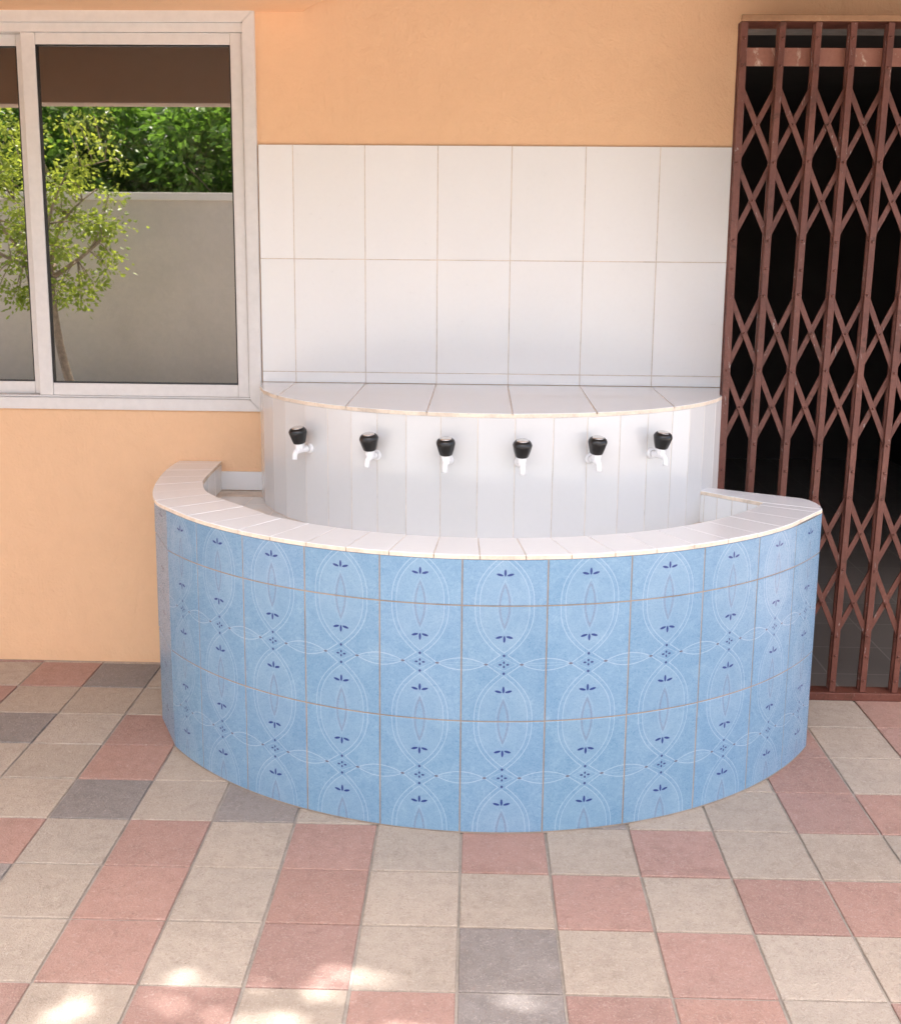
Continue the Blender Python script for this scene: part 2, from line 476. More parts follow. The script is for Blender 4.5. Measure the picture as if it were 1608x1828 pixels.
# inner tracks
mb.box(FX0 + .05, FX1 - .05, -.010, .075, FZ1 - .085, FZ1 - .0495, bev=.002)
mb.box(FX0 + .05, FX1 - .05, -.006, .075, FZ0 + .0495, FZ0 + .0570, bev=.002)
mb.box(FX1 - .055, FX1 - .0493, -.004, .075, FZ0 + .058, FZ1 - .086, bev=.001)
mb.box(FX0 + .0493, FX0 + .055, -.004, .075, FZ0 + .058, FZ1 - .086, bev=.001)
W(mb.build('frame', WHITE_ALU))
def m_glass():
    m = Mat('tinted_reflective_glass'); nt = m.nt
    nt.nodes.remove(m.b)
    gl = m.new('ShaderNodeBsdfGlossy'); gl.inputs['Roughness'].default_value = .012
    gl.inputs['Color'].default_value = (.92, .86, .79, 1)
    tr = m.new('ShaderNodeBsdfTransparent'); tr.inputs['Color'].default_value = (.22, .19, .16, 1)
    df = m.new('ShaderNodeBsdfDiffuse'); df.inputs['Color'].default_value = (.30, .26, .22, 1)
    v = m.coord(); n = m.noise(v, 3.2, 4, .6, .5)
    sm = m.ramp(n, [(.50, (.012, .012, .012)), (.62, (.045, .045, .045)), (.74, (.13, .13, .13))])
    a = m.new('ShaderNodeMixShader'); a.inputs[0].default_value = .46
    m.link(tr.outputs[0], a.inputs[1]); m.link(gl.outputs[0], a.inputs[2])
    b = m.new('ShaderNodeMixShader'); m.link(sm, b.inputs[0]); m.link(a.outputs[0], b.inputs[1]); m.link(df.outputs[0], b.inputs[2])
    m.link(b.outputs[0], m.o.inputs['Surface'])
    return m.m
GLASS = m_glass()
def sash(x0, x1, ya, yb, wl, wr, glassy):
    z0, z1 = 1.1800, 2.6455
    mb = MB(); bv = .003
    mb.box(x0, x0 + wl, ya, yb, z0, z1, bev=bv); mb.box(x1 - wr, x1, ya, yb, z0, z1, bev=bv)
    mb.box(x0 + wl + .0006, x1 - wr - .0006, ya + .002, yb, z1 - .046, z1, bev=bv)
    mb.box(x0 + wl + .0006, x1 - wr - .0006, ya + .002, yb, z0, z0 + .052, bev=bv)
    W(mb.build('sash', WHITE_ALU))
    g = .005; a, b, c, d = x0 + wl, x1 - wr, z0 + .052, z1 - .046
    mb = MB()
    mb.box(a + .0005, a + g, ya + .004, yb - .004, c + .0005, d - .0005); mb.box(b - g, b - .0005, ya + .004, yb - .004, c + .0005, d - .0005)
    mb.box(a + g, b - g, ya + .004, yb - .004, d - g, d - .0005); mb.box(a + g, b - g, ya + .004, yb - .004, c + .0005, c + g)
    W(mb.build('gasket', RUBBER))
    mb = MB(); mb.box(a + g, b - g, glassy, glassy + .005, c + g, d - g)
    W(mb.build('pane', GLASS))
sash(-1.7350, -.8430, -.004, .030, .058, .046, .012)
sash(-2.640, -1.712, .036, .070, .058, .058, .050)
sash(-3.285, -2.600, -.004, .030, .046, .058, .012)

# ------------------------------------------------------------------ wash basin
basin = empty('wash_basin', (.15, -.6, 0), 'half-round blue tiled wash basin with white tiled tap column and splashback against the peach wall', 'wash basin')
def part(mb, name, mats, parent=basin, cols=True):
    o = mb.build(name, mats, parent, weld=False, cols=cols)
    o.matrix_parent_inverse = Matrix.Translation((-.15, .6, 0)) if parent is basin else Matrix.Identity(4)
    return o
def fix(o): return o
def tile(mb, p, q, z0, z1, nrm, gap=.0024, bev=.0014, depth=.006, uv=None, jit=.0005, m=0, tint=None, gapz=None):
    """one flat glazed tile standing between ground points p and q, facing nrm"""
    p, q = Vector((*p, 0)), Vector((*q, 0)); d = (q - p); L = d.length; d.normalize(); n = Vector((*nrm, 0)).normalized()
    gz = gap if gapz is None else gapz
    rr = [random.uniform(-jit, jit) for _ in range(4)]
    def ring(ins, insz, dep, r=False):
        out = []
        for k, (s, z) in enumerate(((ins, z0 + insz), (L - ins, z0 + insz), (L - ins, z1 - insz), (ins, z1 - insz))):
            out.append((p + d * s + Vector((0, 0, z)) + n * (-dep + (rr[k] if r else 0)), (s / L, (z - z0) / (z1 - z0))))
        return out
    A = ring(gap / 2 + bev, gz / 2 + bev, 0, True); B = ring(gap / 2, gz / 2, bev); C_ = ring(gap / 2, gz / 2, depth)
    u0, v0, u1, v1 = uv or (0, 0, 1, 1)
    U = lambda R: [(u0 + (u1 - u0) * a[1][0], v0 + (v1 - v0) * a[1][1]) for a in R]
    k = random.uniform(.965, 1.0); col = tint or (k, k, k * random.uniform(.99, 1.0))
    P_ = lambda R: [a[0] for a in R]
    mb.face(P_(A), m, U(A), col)
    for R1, R2 in ((B, A), (C_, B)):
        for i in range(4):
            j = (i + 1) % 4
            mb.face([R1[i][0], R1[j][0], R2[j][0], R2[i][0]], m, [U(R1)[i], U(R1)[j], U(R2)[j], U(R2)[i]], col)
def tile_arc(mb, pts, nrms, z0, z1, gap, bev, depth, uv, tint, m=0):
    """one tile following a short run of points (gently curved face)"""
    n = len(pts) - 1; P = [Vector((*p, 0)) for p in pts]; Nn = [Vector((*q, 0)).normalized() for q in nrms]
    L = (P[-1] - P[0]).length
    def line(ins, z, dep):
        out = []
        for i in range(n + 1):
            p = P[i]
            if i == 0: p = P[0] + (P[1] - P[0]).normalized() * ins
            if i == n: p = P[n] + (P[n - 1] - P[n]).normalized() * ins
            f = i / n if 0 < i < n else (ins / L if i == 0 else 1 - ins / L)
            out.append((p - Nn[i] * dep + Vector((0, 0, z)), (uv[0] + (uv[2] - uv[0]) * f, uv[1] + (uv[3] - uv[1]) * (z - z0) / (z1 - z0))))
        return out
    a, b = gap / 2 + bev, gap / 2
    R = [(line(a, z0 + a, 0), line(a, z1 - a, 0)), (line(b, z0 + b, bev), line(b, z1 - b, bev)), (line(b, z0 + b, depth), line(b, z1 - b, depth))]
    def q(A, B, C_, D): mb.face([A[0], B[0], C_[0], D[0]], m, [A[1], B[1], C_[1], D[1]], tint)
    for i in range(n): q(R[0][0][i], R[0][0][i + 1], R[0][1][i + 1], R[0][1][i])
    for (l1, h1), (l2, h2) in zip(R, R[1:]):
        for i in range(n):
            q(l2[i], l2[i + 1], l1[i + 1], l1[i]); q(h1[i], h1[i + 1], h2[i + 1], h2[i])
        q(l2[0], l1[0], h1[0], h2[0]); q(l1[n], l2[n], h2[n], h1[n])
def bed(mb, path, z0, z1, nrms, dep, m=1):
    for (p, q), n in zip(zip(path, path[1:]), nrms):
        n = Vector((*n, 0)).normalized() * -dep
        mb.face([Vector((*p, z0)) + n, Vector((*q, z0)) + n, Vector((*q, z1)) + n, Vector((*p, z1)) + n], m)
def left_n(p, q, flip=1):
    d = Vector((q[0] - p[0], q[1] - p[1])).normalized()
    return (d.y * flip, -d.x * flip)

# splashback: white tiles on the wall
mb = MB()
xs = [-.784, -.643, -.351, -.0555, .2425, .539, .8355, 1.130]; zs = [1.2477, 1.2930, 1.7590, 2.2150]
for i in range(7):
    for k in range(3):
        tile(mb, (xs[i], -.012), (xs[i + 1], -.012), zs[k], zs[k + 1], (0, -1), gap=.0034, bev=.0014, depth=.0115, jit=.0006, gapz=.0034)
mb.box(xs[0] + .001, xs[-1] - .001, -.0107, -.0005, zs[0] + .001, zs[-1] - .001, 1)
part(mb, 'splashback', [TILE_SPL, GROUT_W])

# tap column: an elliptical drum of narrow white tiles
CX, CA, CB = .173, .957, .82
def el(x): return (x, -CB * math.sqrt(max(0, 1 - ((x - CX) / CA) ** 2)))
cxs = [-.7310, -.6700, -.607, -.5166, -.4246, -.3315, -.234, -.1287, -.0061, .123, .2523, .3857, .5057, .6254, .7311, .8295, .9059, .9735, 1.0330, 1.078]
cpath = [(-.784, -.004), (-.772, -.13)] + [el(x) for x in cxs] + [(1.1215, -.105), (1.1300, -.004)]
ZF, ZL = .780, 1.2477
mb = MB(); nr = []
for p, q in zip(cpath, cpath[1:]):
    n = left_n(p, q); nr.append(n)
    tile(mb, p, q, ZF + .002, ZL - .0145, n, gap=.0026, bev=.0012, depth=.006, jit=.0007)
bed(mb, cpath, ZF, ZL - .006, nr, .0013)
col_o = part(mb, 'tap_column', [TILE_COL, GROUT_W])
# ledge: tiles cut along the curve, with an exposed cream edge
mb = MB()
def outline_between(a, b):
    pts = [p for p in dense if a + 1e-6 < p[0] < b - 1e-6]
    return pts
dense = []
for p, q in zip(cpath, cpath[1:]):
    for k in range(4): dense.append((p[0] + (q[0] - p[0]) * k / 4, p[1] + (q[1] - p[1]) * k / 4))
dense.append(cpath[-1])
def yat(x):
    for p, q in zip(dense, dense[1:]):
        if p[0] <= x <= q[0] and q[0] > p[0]: return p[1] + (q[1] - p[1]) * (x - p[0]) / (q[0] - p[0])
    return -.004
lx = [-.7838, -.643, -.351, -.0555, .2425, .539, .8355, 1.1298]
for a, b in zip(lx, lx[1:]):
    g = .0016
    pts = [(a + g, -.0125), (a + g, yat(a + g))] + outline_between(a + g, b - g) + [(b - g, yat(b - g)), (b - g, -.0125)]
    pts2 = []
    for p in pts:
        if not pts2 or (Vector(p) - Vector(pts2[-1])).length > .002: pts2.append(p)
    k = random.uniform(.97, 1.0); dz = random.uniform(-.0004, .0004); col = (k, k, k)
    ctr = Vector((sum(p[0] for p in pts2) / len(pts2), sum(p[1] for p in pts2) / len(pts2)))
    ins = [tuple(Vector(p) + (ctr - Vector(p)).normalized() * .0018) for p in pts2]
    mb.face([(*p, ZL + dz) for p in ins], 0, None, col)
    for i in range(len(pts2)):
        j = (i + 1) % len(pts2)
        mb.face([(*pts2[j], ZL - .0015), (*pts2[i], ZL - .0015), (*ins[i], ZL + dz), (*ins[j], ZL + dz)], 0, None, col)
        mb.face([(*pts2[j], ZL - .013), (*pts2[i], ZL - .013), (*pts2[i], ZL - .0015), (*pts2[j], ZL - .0015)], 2, None, col)
base = [(p[0] * .998, p[1] * .996) for p in dense]
mb.face([(*p, ZL - .0022) for p in base], 1)
led = mb.build('ledge', [TILE_LED, GROUT_W, BISQUE], col_o, weld=False, cols=True)

# blue front
BC, BR = (.1515, .0196), 1.411
def cp(th, r=BR): return (BC[0] + r * math.sin(th), BC[1] - r * math.cos(th))
arcs = [-1.075, -.8322, -.5802, -.3232, -.0672, .1923, .4588, .7238, .9723, 1.1993]
bpath = [(-1.150, -.004), (-1.153, -.115), (-1.1385, -.345), (-1.083, -.600), cp(-1.29 / BR)] + [cp(a / BR) for a in arcs] + [(1.3505, -.7200)]
zr = [-.1800 + .002, .0, .374, .7455, .8925]
ZB = .744 - 2 * TH
mb = MB(); nr = []
for i, (p, q) in enumerate(zip(bpath, bpath[1:])):
    n = left_n(p, q); nr.append(n)
    for z0, z1 in ((.0035, .7455 - TH), (.7455 - TH, .7455), (.7455, .8915)):
        v0 = (z0 - .7455) / TH; v1 = (z1 - .7455) / TH
        k = random.uniform(.975, 1.01)
        u0, u1 = (i, i + 1)
        if i == 0: u0 = .5
        tint = (k * random.uniform(.985, 1.015), k, k * random.uniform(.99, 1.01))
        if i < 4:
            tile(mb, p, q, z0, z1, n, gap=.0042, bev=.0016, depth=.007, uv=(u0, v0, u1, v1), jit=.0010, tint=tint, gapz=.0042)
        else:
            t0 = math.atan2(p[0] - BC[0], BC[1] - p[1]); t1 = math.atan2(q[0] - BC[0], BC[1] - q[1])
            th = [t0 + (t1 - t0) * w_ / 8 for w_ in range(9)]
            dr = [random.uniform(-.0006, .0006) for _ in range(2)]
            pp = [cp(t, BR + dr[0] + (dr[1] - dr[0]) * w_ / 8) for w_, t in enumerate(th)]
            tile_arc(mb, pp, [(math.sin(t), -math.cos(t)) for t in th], z0, z1, .0042, .0016, .007, (u0, v0, u1, v1), tint)
fine_path = list(bpath[:5]); fn = list(nr[:4])
for p, q in zip(bpath[4:], bpath[5:]):
    t0 = math.atan2(p[0] - BC[0], BC[1] - p[1]); t1 = math.atan2(q[0] - BC[0], BC[1] - q[1])
    for w_ in range(1, 9):
        fine_path.append(cp(t0 + (t1 - t0) * w_ / 8)); fn.append(left_n(fine_path[-2], fine_path[-1]))
bed(mb, fine_path, 0, .8915, fn, .0020)
part(mb, 'tiled_front', [BLUE, GROUT_D])

# rim
def crom(P, n=6):
    out = []
    for i in range(len(P) - 1):
        a, b, c, d = (Vector(P[max(0, i - 1)]), Vector(P[i]), Vector(P[i + 1]), Vector(P[min(len(P) - 1, i + 2)]))
        for k in range(n):
            t = k / n
            out.append(tuple(.5 * ((2 * b) + (c - a) * t + (2 * a - 5 * b + 4 * c - d) * t * t + (3 * b - a - 3 * c + d) * t ** 3)))
    out.append(P[-1]); return out
outer = crom([(-1.150, -.003), (-1.153, -.13), (-1.1445, -.275), (-1.1185, -.455), (-1.080, -.625), (-1.0255, -.7627), cp(-1.29 / BR), cp(-1.125 / BR)]) \
    + [cp(a / BR) for a in [-1.125 + .03 * k for k in range(1, 77)]] + [(1.3510, -.7220)]
inner = crom([(-.9694, -.003), (-.9616, -.205), (-.9504, -.380), (-.9328, -.458), (-.8924, -.578), (-.8277, -.677), (-.7118, -.802), (-.621, -.897)]) \
    + [cp(t, 1.2105) for t in [-.665 + .03 * k for k in range(0, 54)]] + [(1.1645, -.631)]
def cum(P):
    L = [0]
    for a, b in zip(P, P[1:]): L.append(L[-1] + (Vector(a) - Vector(b)).length)
    return L
def at(P, L, s):
    s = max(0, min(L[-1], s))
    for i in range(len(P) - 1):
        if s <= L[i + 1] + 1e-9:
            t = (s - L[i]) / max(1e-9, L[i + 1] - L[i]); return Vector(P[i]).lerp(Vector(P[i + 1]), t)
    return Vector(P[-1])
Lo, Li = cum(outer), cum(inner)
def closest_frac(pt):   # arc length on outer nearest to a point
    return min(range(len(outer)), key=lambda i: (Vector(outer[i]) - Vector(pt)).length)
s0 = Lo[closest_frac(cp(-.016 / BR))]
joints = [s0 + .139 * k for k in range(-40, 40)]
joints = [0] + [s for s in joints if .05 < s < Lo[-1] - .05] + [Lo[-1]]
# matching points on the inner line: same share of the way, corrected to be radial
def inner_s(so):
    p = at(outer, Lo, so)
    fr = so / Lo[-1]
    best, bs = 1e9, 0
    for k in range(200):
        s = Li[-1] * k / 199
        q = at(inner, Li, s)
        d = (q - p).length + .35 * abs(s / Li[-1] - fr)
        if d < best: best, bs = d, s
    return bs
ZR = .905
mb = MB()
jin = [0] + [inner_s(s) for s in joints[1:-1]] + [Li[-1]]
for k in range(1, len(jin)): jin[k] = max(jin[k], jin[k - 1] + .04) if k < len(jin) - 1 else Li[-1]
for (a, b), (c, d) in zip(zip(joints, joints[1:]), zip(jin, jin[1:])):
    g = .0013; n = 5
    op = [at(outer, Lo, a + g + (b - a - 2 * g) * k / n) for k in range(n + 1)]
    ip = [at(inner, Li, c + g + (d - c - 2 * g) * k / n) for k in range(n + 1)]
    k = random.uniform(.965, 1.0); col = (k, k, k); dz = random.uniform(-.0005, .0005)
    loop = op + ip[::-1]; m_ = len(loop)
    ctr = sum(loop, Vector((0, 0))) / m_
    def inset(i):
        p, a_, b_ = loop[i], loop[i - 1], loop[(i + 1) % m_]
        e1 = (p - a_).normalized(); e2 = (b_ - p).normalized()
        nn = Vector((-(e1 + e2).y, (e1 + e2).x)).normalized()
        if (ctr - p).dot(nn) < 0 and (i in (0, n, n + 1, m_ - 1)): nn = -nn
        return p + nn * .0018
    ins = [inset(i) for i in range(m_)]
    for i in range(n):
        mb.face([(*ins[i], ZR + dz), (*ins[i + 1], ZR + dz), (*ins[m_ - 2 - i], ZR + dz), (*ins[m_ - 1 - i], ZR + dz)], 0, None, col)
    for i in range(m_):
        j = (i + 1) % m_
        mb.face([(*loop[i], ZR - .0018), (*loop[j], ZR - .0018), (*ins[j], ZR + dz), (*ins[i], ZR + dz)], 0, None, col)
        mb.face([(*loop[i], ZR - .0135), (*loop[j], ZR - .0135), (*loop[j], ZR - .0018), (*loop[i], ZR - .0018)], 2, None, col)
for k in range(60):
    a, b = at(outer, Lo, Lo[-1] * k / 60), at(outer, Lo, Lo[-1] * (k + 1) / 60)
    c, d = at(inner, Li, Li[-1] * k / 60), at(inner, Li, Li[-1] * (k + 1) / 60)
    mb.face([(*a, ZR - .0024), (*b, ZR - .0024), (*d, ZR - .0024), (*c, ZR - .0024)], 1)
# rim of the short return wall on the right
ret_o = [(1.351, -.7220), (1.3585, -.675), (1.3575, -.628), (1.345, -.578), (1.325, -.552)]
def slab(mb, loop, z0, z1, mt=0, me=2, col=(1, 1, 1), b=.0018):
    L = [Vector(p) for p in loop]; n = len(L); ctr = sum(L, Vector((0, 0))) / n
    ins = [p + (ctr - p).normalized() * b for p in L]
    mb.face([(*p, z1) for p in ins], mt, None, col)
    for i in range(n):
        j = (i + 1) % n
        mb.face([(*L[i], z1 - b), (*L[j], z1 - b), (*ins[j], z1), (*ins[i], z1)], mt, None, col)
        mb.face([(*L[i], z0), (*L[j], z0), (*L[j], z1 - b), (*L[i], z1 - b)], me, None, col)
slab(mb, [(1.1655, -.6290)] + ret_o + [(1.195, -.4830), (1.075, -.5425)], ZR - .0135, ZR + .0003)
slab(mb, [(1.0735, -.5435), (1.1930, -.4840), (.985, -.3720), (.90, -.330), (.88, -.375), (.990, -.462)], ZR - .0135, ZR)
part(mb, 'rim', [TILE_RIM, GROUT_W, BISQUE])

# inner wall of the bowl, with the return wall on the right
mb = MB(); nr = []
ipath = [at(inner, Li, Li[-1] * k / 22) for k in range(23)]
ipath = [tuple(p) for p in ipath] + [(1.1185, -.5850), (1.072, -.5405), (1.026, -.496), (.985, -.4570), (.90, -.385)]
for p, q in zip(ipath, ipath[1:]):
    n = left_n(p, q, -1); nr.append(n)
    tile(mb, p, q, ZF + .001, ZR - .0140, n, gap=.0026, bev=.0012, depth=.006, jit=.0005)
bed(mb, ipath, ZF - .02, ZR - .0136, nr, .0022)
# plastered outer face of the return wall
op = ret_o + [(1.195, -.4835), (.985, -.3725), (.90, -.335)]
for p, q in zip(op, op[1:]): mb.face([(*p, 0), (*q, 0), (*q, ZR - .0138), (*p, ZR - .0138)], 2)
# back strip of tile along the wall on the left
tile(mb, (-.9730, -.012), (-.7800, -.012), ZF + .001, .8620, (0, -1), gap=.002, depth=.0115)
part(mb, 'inner_wall', [TILE_W, GROUT_W, PLASTER_W])
# bowl floor: cream tiles with a drain at the far side
mb = MB()
fl = [Vector(p) for p in ipath]; 
rng = random.Random(5)
for x in [-1.2 + .13 * i for i in range(21)]:
    for y in [-1.30 + .13 * i for i in range(11)]:
        k = rng.uniform(.93, 1.0)
        a, b, c, d = x + .0015, x + .1285, y + .0015, min(-.001, y + .1285)
        if a > 1.30 or c > -.01 or math.hypot((a + b) / 2 - BC[0], (c + d) / 2 - BC[1]) > 1.30: continue
        mb.face([(a, c, ZF), (b, c, ZF), (b, d, ZF), (a, d, ZF)], 0, None, (k * .92, k * .88, k * .83))
mb.face([(-1.12, -1.37, ZF - .0015), (1.30, -1.37, ZF - .0015), (1.30, -.001, ZF - .0015), (-1.12, -.001, ZF - .0015)][::1], 1)
mb2 = mb
# keep only what lies inside the wall: the sheet is trimmed to the bowl outline
def inside_poly(p, poly):
    c = False; j = len(poly) - 1
    for i in range(len(poly)):
        if (poly[i][1] > p[1]) != (poly[j][1] > p[1]) and p[0] < (poly[j][0] - poly[i][0]) * (p[1] - poly[i][1]) / (poly[j][1] - poly[i][1]) + poly[i][0]: c = not c
        j = i
    return c
mid = [tuple(Vector(a).lerp(Vector(b), .5)) for a, b in zip([at(outer, Lo, Lo[-1] * k / 60) for k in range(61)], [at(inner, Li, Li[-1] * k / 60) for k in range(61)])]
hull = mid + [(1.26, -.60), (1.0, -.42), (.98, -.003)]
keep = MB()
for f, m_, c_ in zip(mb.f, mb.m, mb.col):
    pts = [mb.v[i] for i in f]
    if m_ == 1: continue
    if all(inside_poly(p, hull) for p in pts): keep.face(pts, 0, None, c_)
keep.face([(*p, ZF - .0012) for p in hull], 1)
part(keep, 'basin_floor', [TILE_W, GROUT_W])

# ------------------------------------------------------------------ taps
def oct_rad(a, r, k):
    c = math.cos(8 * (a - PI / 8))
    return r * (1 + (.022 * c if k in (1, 2, 3, 4) else 0))
def make_tap():
    t = empty('tap', (0, 0, 0), 'x', 'tap', 'taps along the white tiled column')
    mb = MB()
    Mh = Matrix.Rotation(PI / 2, 4, 'X')   # lathe axis z -> -y (out of the wall)
    mb.lathe([(.0185, -.002), (.0185, .0035), (.0165, .006), (.012, .0075)], Mh, 20)
    mb.build('flange', SPOUT, t)
    mb = MB()
    mb.lathe([(.0112, .004), (.0112, .014), (.0126, .0145), (.0126, .019), (.0114, .0195), (.0112, .030), (.0118, .040), (.0122, .050), (.0112, .0565), (.0080, .0590)], Mh, 18)
    # spout
    pts = [(0, -.046, -.001), (0, -.0545, -.0018), (0, -.0610, -.0048), (0, -.0650, -.0105), (0, -.0668, -.0175), (0, -.0675, -.0250), (0, -.0678, -.0300)]
    mb.tube(pts, [.0105, .0100, .0094, .0091, .0089, .0088, .0092], 14)
    # bonnet
    mb.lathe([(.0130, .003), (.0150, .010), (.0162, .016), (.0162, .0235), (.0130, .0255)], Matrix.Translation((0, -.0450, 0)), 8, smooth=False)
    mb.build('spout', SPOUT, t)
    mb = MB(); Mk = Matrix.Translation((0, -.0455, .0250)) @ Matrix.Rotation(.17, 4, 'X') @ Matrix.Rotation(.2, 4, 'Z')
    mb.lathe([(.0195, 0), (.0210, .002), (.0255, .018), (.0292, .033), (.0305, .039), (.0298, .0435), (.0270, .0490), (.0230, .0528), (.0200, .0540)], Mk, 48, rad=oct_rad)
    k = mb.build('handle', KNOB, t)
    mb = MB(); mb.lathe([(.0190, .0530), (.0192, .0546), (.0176, .0558), (.0120, .0562), (.0010, .0564)], Mk, 24)
    mb.build('cap', CHROME, k)
    return t
TAPS = [(-.4987, -.5841, 1.0740, -38, 'white tap with black knob, the one of the six nearest the window'),
        (-.236, -.7414, 1.0825, -21, 'white tap with black knob, second from the window end of the column'),
        (.0212, -.8096, 1.0830, -7.0, 'white tap with black knob, just left of the middle of the column'),
        (.270, -.8160, 1.0805, 6.0, 'white tap with black knob, just right of the middle of the column'),
        (.518, -.7645, 1.0855, 19.5, 'white tap with black knob, second from the gate end of the column'),
        (.745, -.6575, 1.0875, 36, 'white tap with black knob, the one of the six nearest the brown gate')]
proto = make_tap()
def copy_tree(o, parent=None):
    c = o.copy(); COL.objects.link(c); c.parent = parent
    for ch in o.children: copy_tree(ch, c)
    return c
for i, (x, y, z, a, lab) in enumerate(TAPS):
    t = proto if i == 0 else copy_tree(proto)
    t.location = (x, y, z); t.rotation_euler = (0, 0, math.radians(a)); t['label'] = lab; t.scale = (1.09, 1.12, 1.07)

# ------------------------------------------------------------------ folding gate
gate = empty('folding_gate', (2.2, -.25, 0), 'brown steel collapsible lattice gate standing closed across the dark doorway', 'gate')
def G(mb, name, mat, parent=gate):
    o = mb.build(name, mat, parent, weld=True); o.matrix_parent_inverse = Matrix.Translation((-2.2, .25, 0)); return o
ZT, ZBt = 2.640, .034
top_x = [1.084, 1.2244, 1.3562, 1.4847, 1.6212, 1.7560, 1.8900, 2.024, 2.158, 2.292, 2.426, 2.56, 2.694, 2.828]
bot_x = [1.086, 1.1935, 1.3200, 1.4480, 1.5801, 1.7028, 1.8319, 1.961, 2.090, 2.219, 2.348, 2.477, 2.606, 2.735]
NB = len(top_x)
def bx(i, z):
    t = (2.60 - z) / 2.56; return top_x[i] + (bot_x[i] - top_x[i]) * t
def lean_box(mb, i, dx0, dx1, y0, y1, z0, z1, bev=.0015):
    bm = bmesh.new(); vs = []
    for z in (z0, z1):
        c = bx(i, z)
        vs += [bm.verts.new((c + dx0, y0, z)), bm.verts.new((c + dx1, y0, z)), bm.verts.new((c + dx1, y1, z)), bm.verts.new((c + dx0, y1, z))]
    for f in ((0, 1, 5, 4), (1, 2, 6, 5), (2, 3, 7, 6), (3, 0, 4, 7), (3, 2, 1, 0), (4, 5, 6, 7)): bm.faces.new([vs[k] for k in f])
    bmesh.ops.bevel(bm, geom=bm.edges[:], offset=bev, segments=1, affect='EDGES')
    mb.bm(bm)
def rivet(mb, x, y, z, r=.0058):
    M_ = Matrix.Translation((x, y, z)) @ Matrix.Rotation(PI / 2, 4, 'X')
    mb.lathe([(r, 0), (r, .0016), (r * .75, .0038), (r * .25, .0048)], M_, 8)
piv = [(2.415, 2.137, 1.855), (1.641, 1.347, 1.060), (.846, .551, .272)]
riv = [2.586, 2.483, 2.137, 1.843, 1.739, 1.641, 1.347, 1.059, .953, .846, .551, .275, .192, .083]
for i in range(NB):
    mb = MB()
    w = .0120 if i else .0138
    lean_box(mb, i, -w, w, -.2800, -.2685, ZBt + .002, ZT)
    lean_box(mb, i, -w, w, -.2450, -.2335, ZBt + .002, ZT)
    for z in riv:
        if random.random() < .93: rivet(mb, bx(i, z) + random.uniform(-.002, .002), -.2800, z + random.uniform(-.004, .004))
    G(mb, 'bar' if i else 'gate_post', STEEL)
def strap(i, j, za, zb, y0, y1):
    xa, xb = bx(i, za), bx(j, zb)
    d = Vector((xb - xa, 0, zb - za)); L = d.length; d.normalize(); n = Vector((d.z, 0, -d.x)); w = .0104
    bm = bmesh.new(); A = Vector((xa, 0, za)); B = Vector((xb, 0, zb)); vs = []
    for y in (y0, y1):
        for p, s in ((A - d * .012, -1), (B + d * .012, -1), (B + d * .012, 1), (A - d * .012, 1)):
            q = p + n * w * s; vs.append(bm.verts.new((q.x, y, q.z)))
    for f in ((0, 1, 2, 3), (7, 6, 5, 4), (0, 4, 5, 1), (1, 5, 6, 2), (2, 6, 7, 3), (3, 7, 4, 0)): bm.faces.new([vs[k] for k in f])
    bmesh.ops.recalc_face_normals(bm, faces=bm.faces)
    bmesh.ops.bevel(bm, geom=bm.edges[:], offset=.001, segments=1, affect='EDGES')
    mb = MB(); mb.bm(bm)
    return mb
for zt_, zp, zb_ in piv:
    lev = {0: zt_, 1: zp, 2: zb_}
    for i in range(-1, NB - 1):
        # falling to the right, in front
        seq = [(i + k, lev[k]) for k in range(3) if 0 <= i + k < NB]
        if len(seq) >= 2:
            mb = strap(seq[0][0], seq[-1][0], seq[0][1], seq[-1][1], -.2675, -.2622)
            for (a, za), (b, zb2) in zip(seq, seq[1:]):
                rivet(mb, (bx(a, za) + bx(b, zb2)) / 2, -.2675, (za + zb2) / 2, .0048)
            G(mb, 'lattice_strap', STEEL)
        seq = [(i + k, lev[2 - k]) for k in range(3) if 0 <= i + k < NB]
        if len(seq) >= 2:
            G(strap(seq[0][0], seq[-1][0], seq[0][1], seq[-1][1], -.2555, -.2500), 'lattice_strap', STEEL)
mb = MB(); mb.box(1.075, 3.30, -.2325, -.2245, 2.491, 2.557, bev=.0015); G(mb, 'top_rail', RAIL)
mb = MB(); mb.box(1.072, 3.40, -.2860, -.2120, .001, .034, bev=.002); G(mb, 'bottom_rail', STEEL)
mb = MB(); mb.box(1.070, 3.45, -.2920, -.2780, 2.6415, 2.6640, bev=.003); mb.box(1.092, 3.45, -.2775, -.1300, 2.6425, 2.6600, 1); mb.box(1.1300, 3.45, -.1295, -.0010, 2.6430, 2.6590, 2)
G(mb, 'top_track', [TRACK, STEEL, STRIP])

# ------------------------------------------------------------------ garden seen in the window glass
GW = m_plaster('pale_garden_wall_paint', (.60, .535, .46), .10, .3)
COPE = m_plaster('coping_paint', (.74, .69, .63), .08, .3)
gw = empty('garden_wall', (-4, -8.6, 0), 'pale plastered garden wall with a coping, seen reflected in the window', 'wall')
def child(mb, name, mat, root, weld=True):
    o = mb.build(name, mat, root, weld=weld); o.matrix_parent_inverse = Matrix.Translation([-c for c in root.location]); return o
mb = MB(); mb.box(-14, 6.0, -8.70, -8.52, -.01, 2.315); child(mb, 'wall_panel', GW, gw)
mb = MB(); mb.box(-14, 6.03, -8.73, -8.485, 2.3155, 2.404, bev=.006); child(mb, 'coping', COPE, gw)

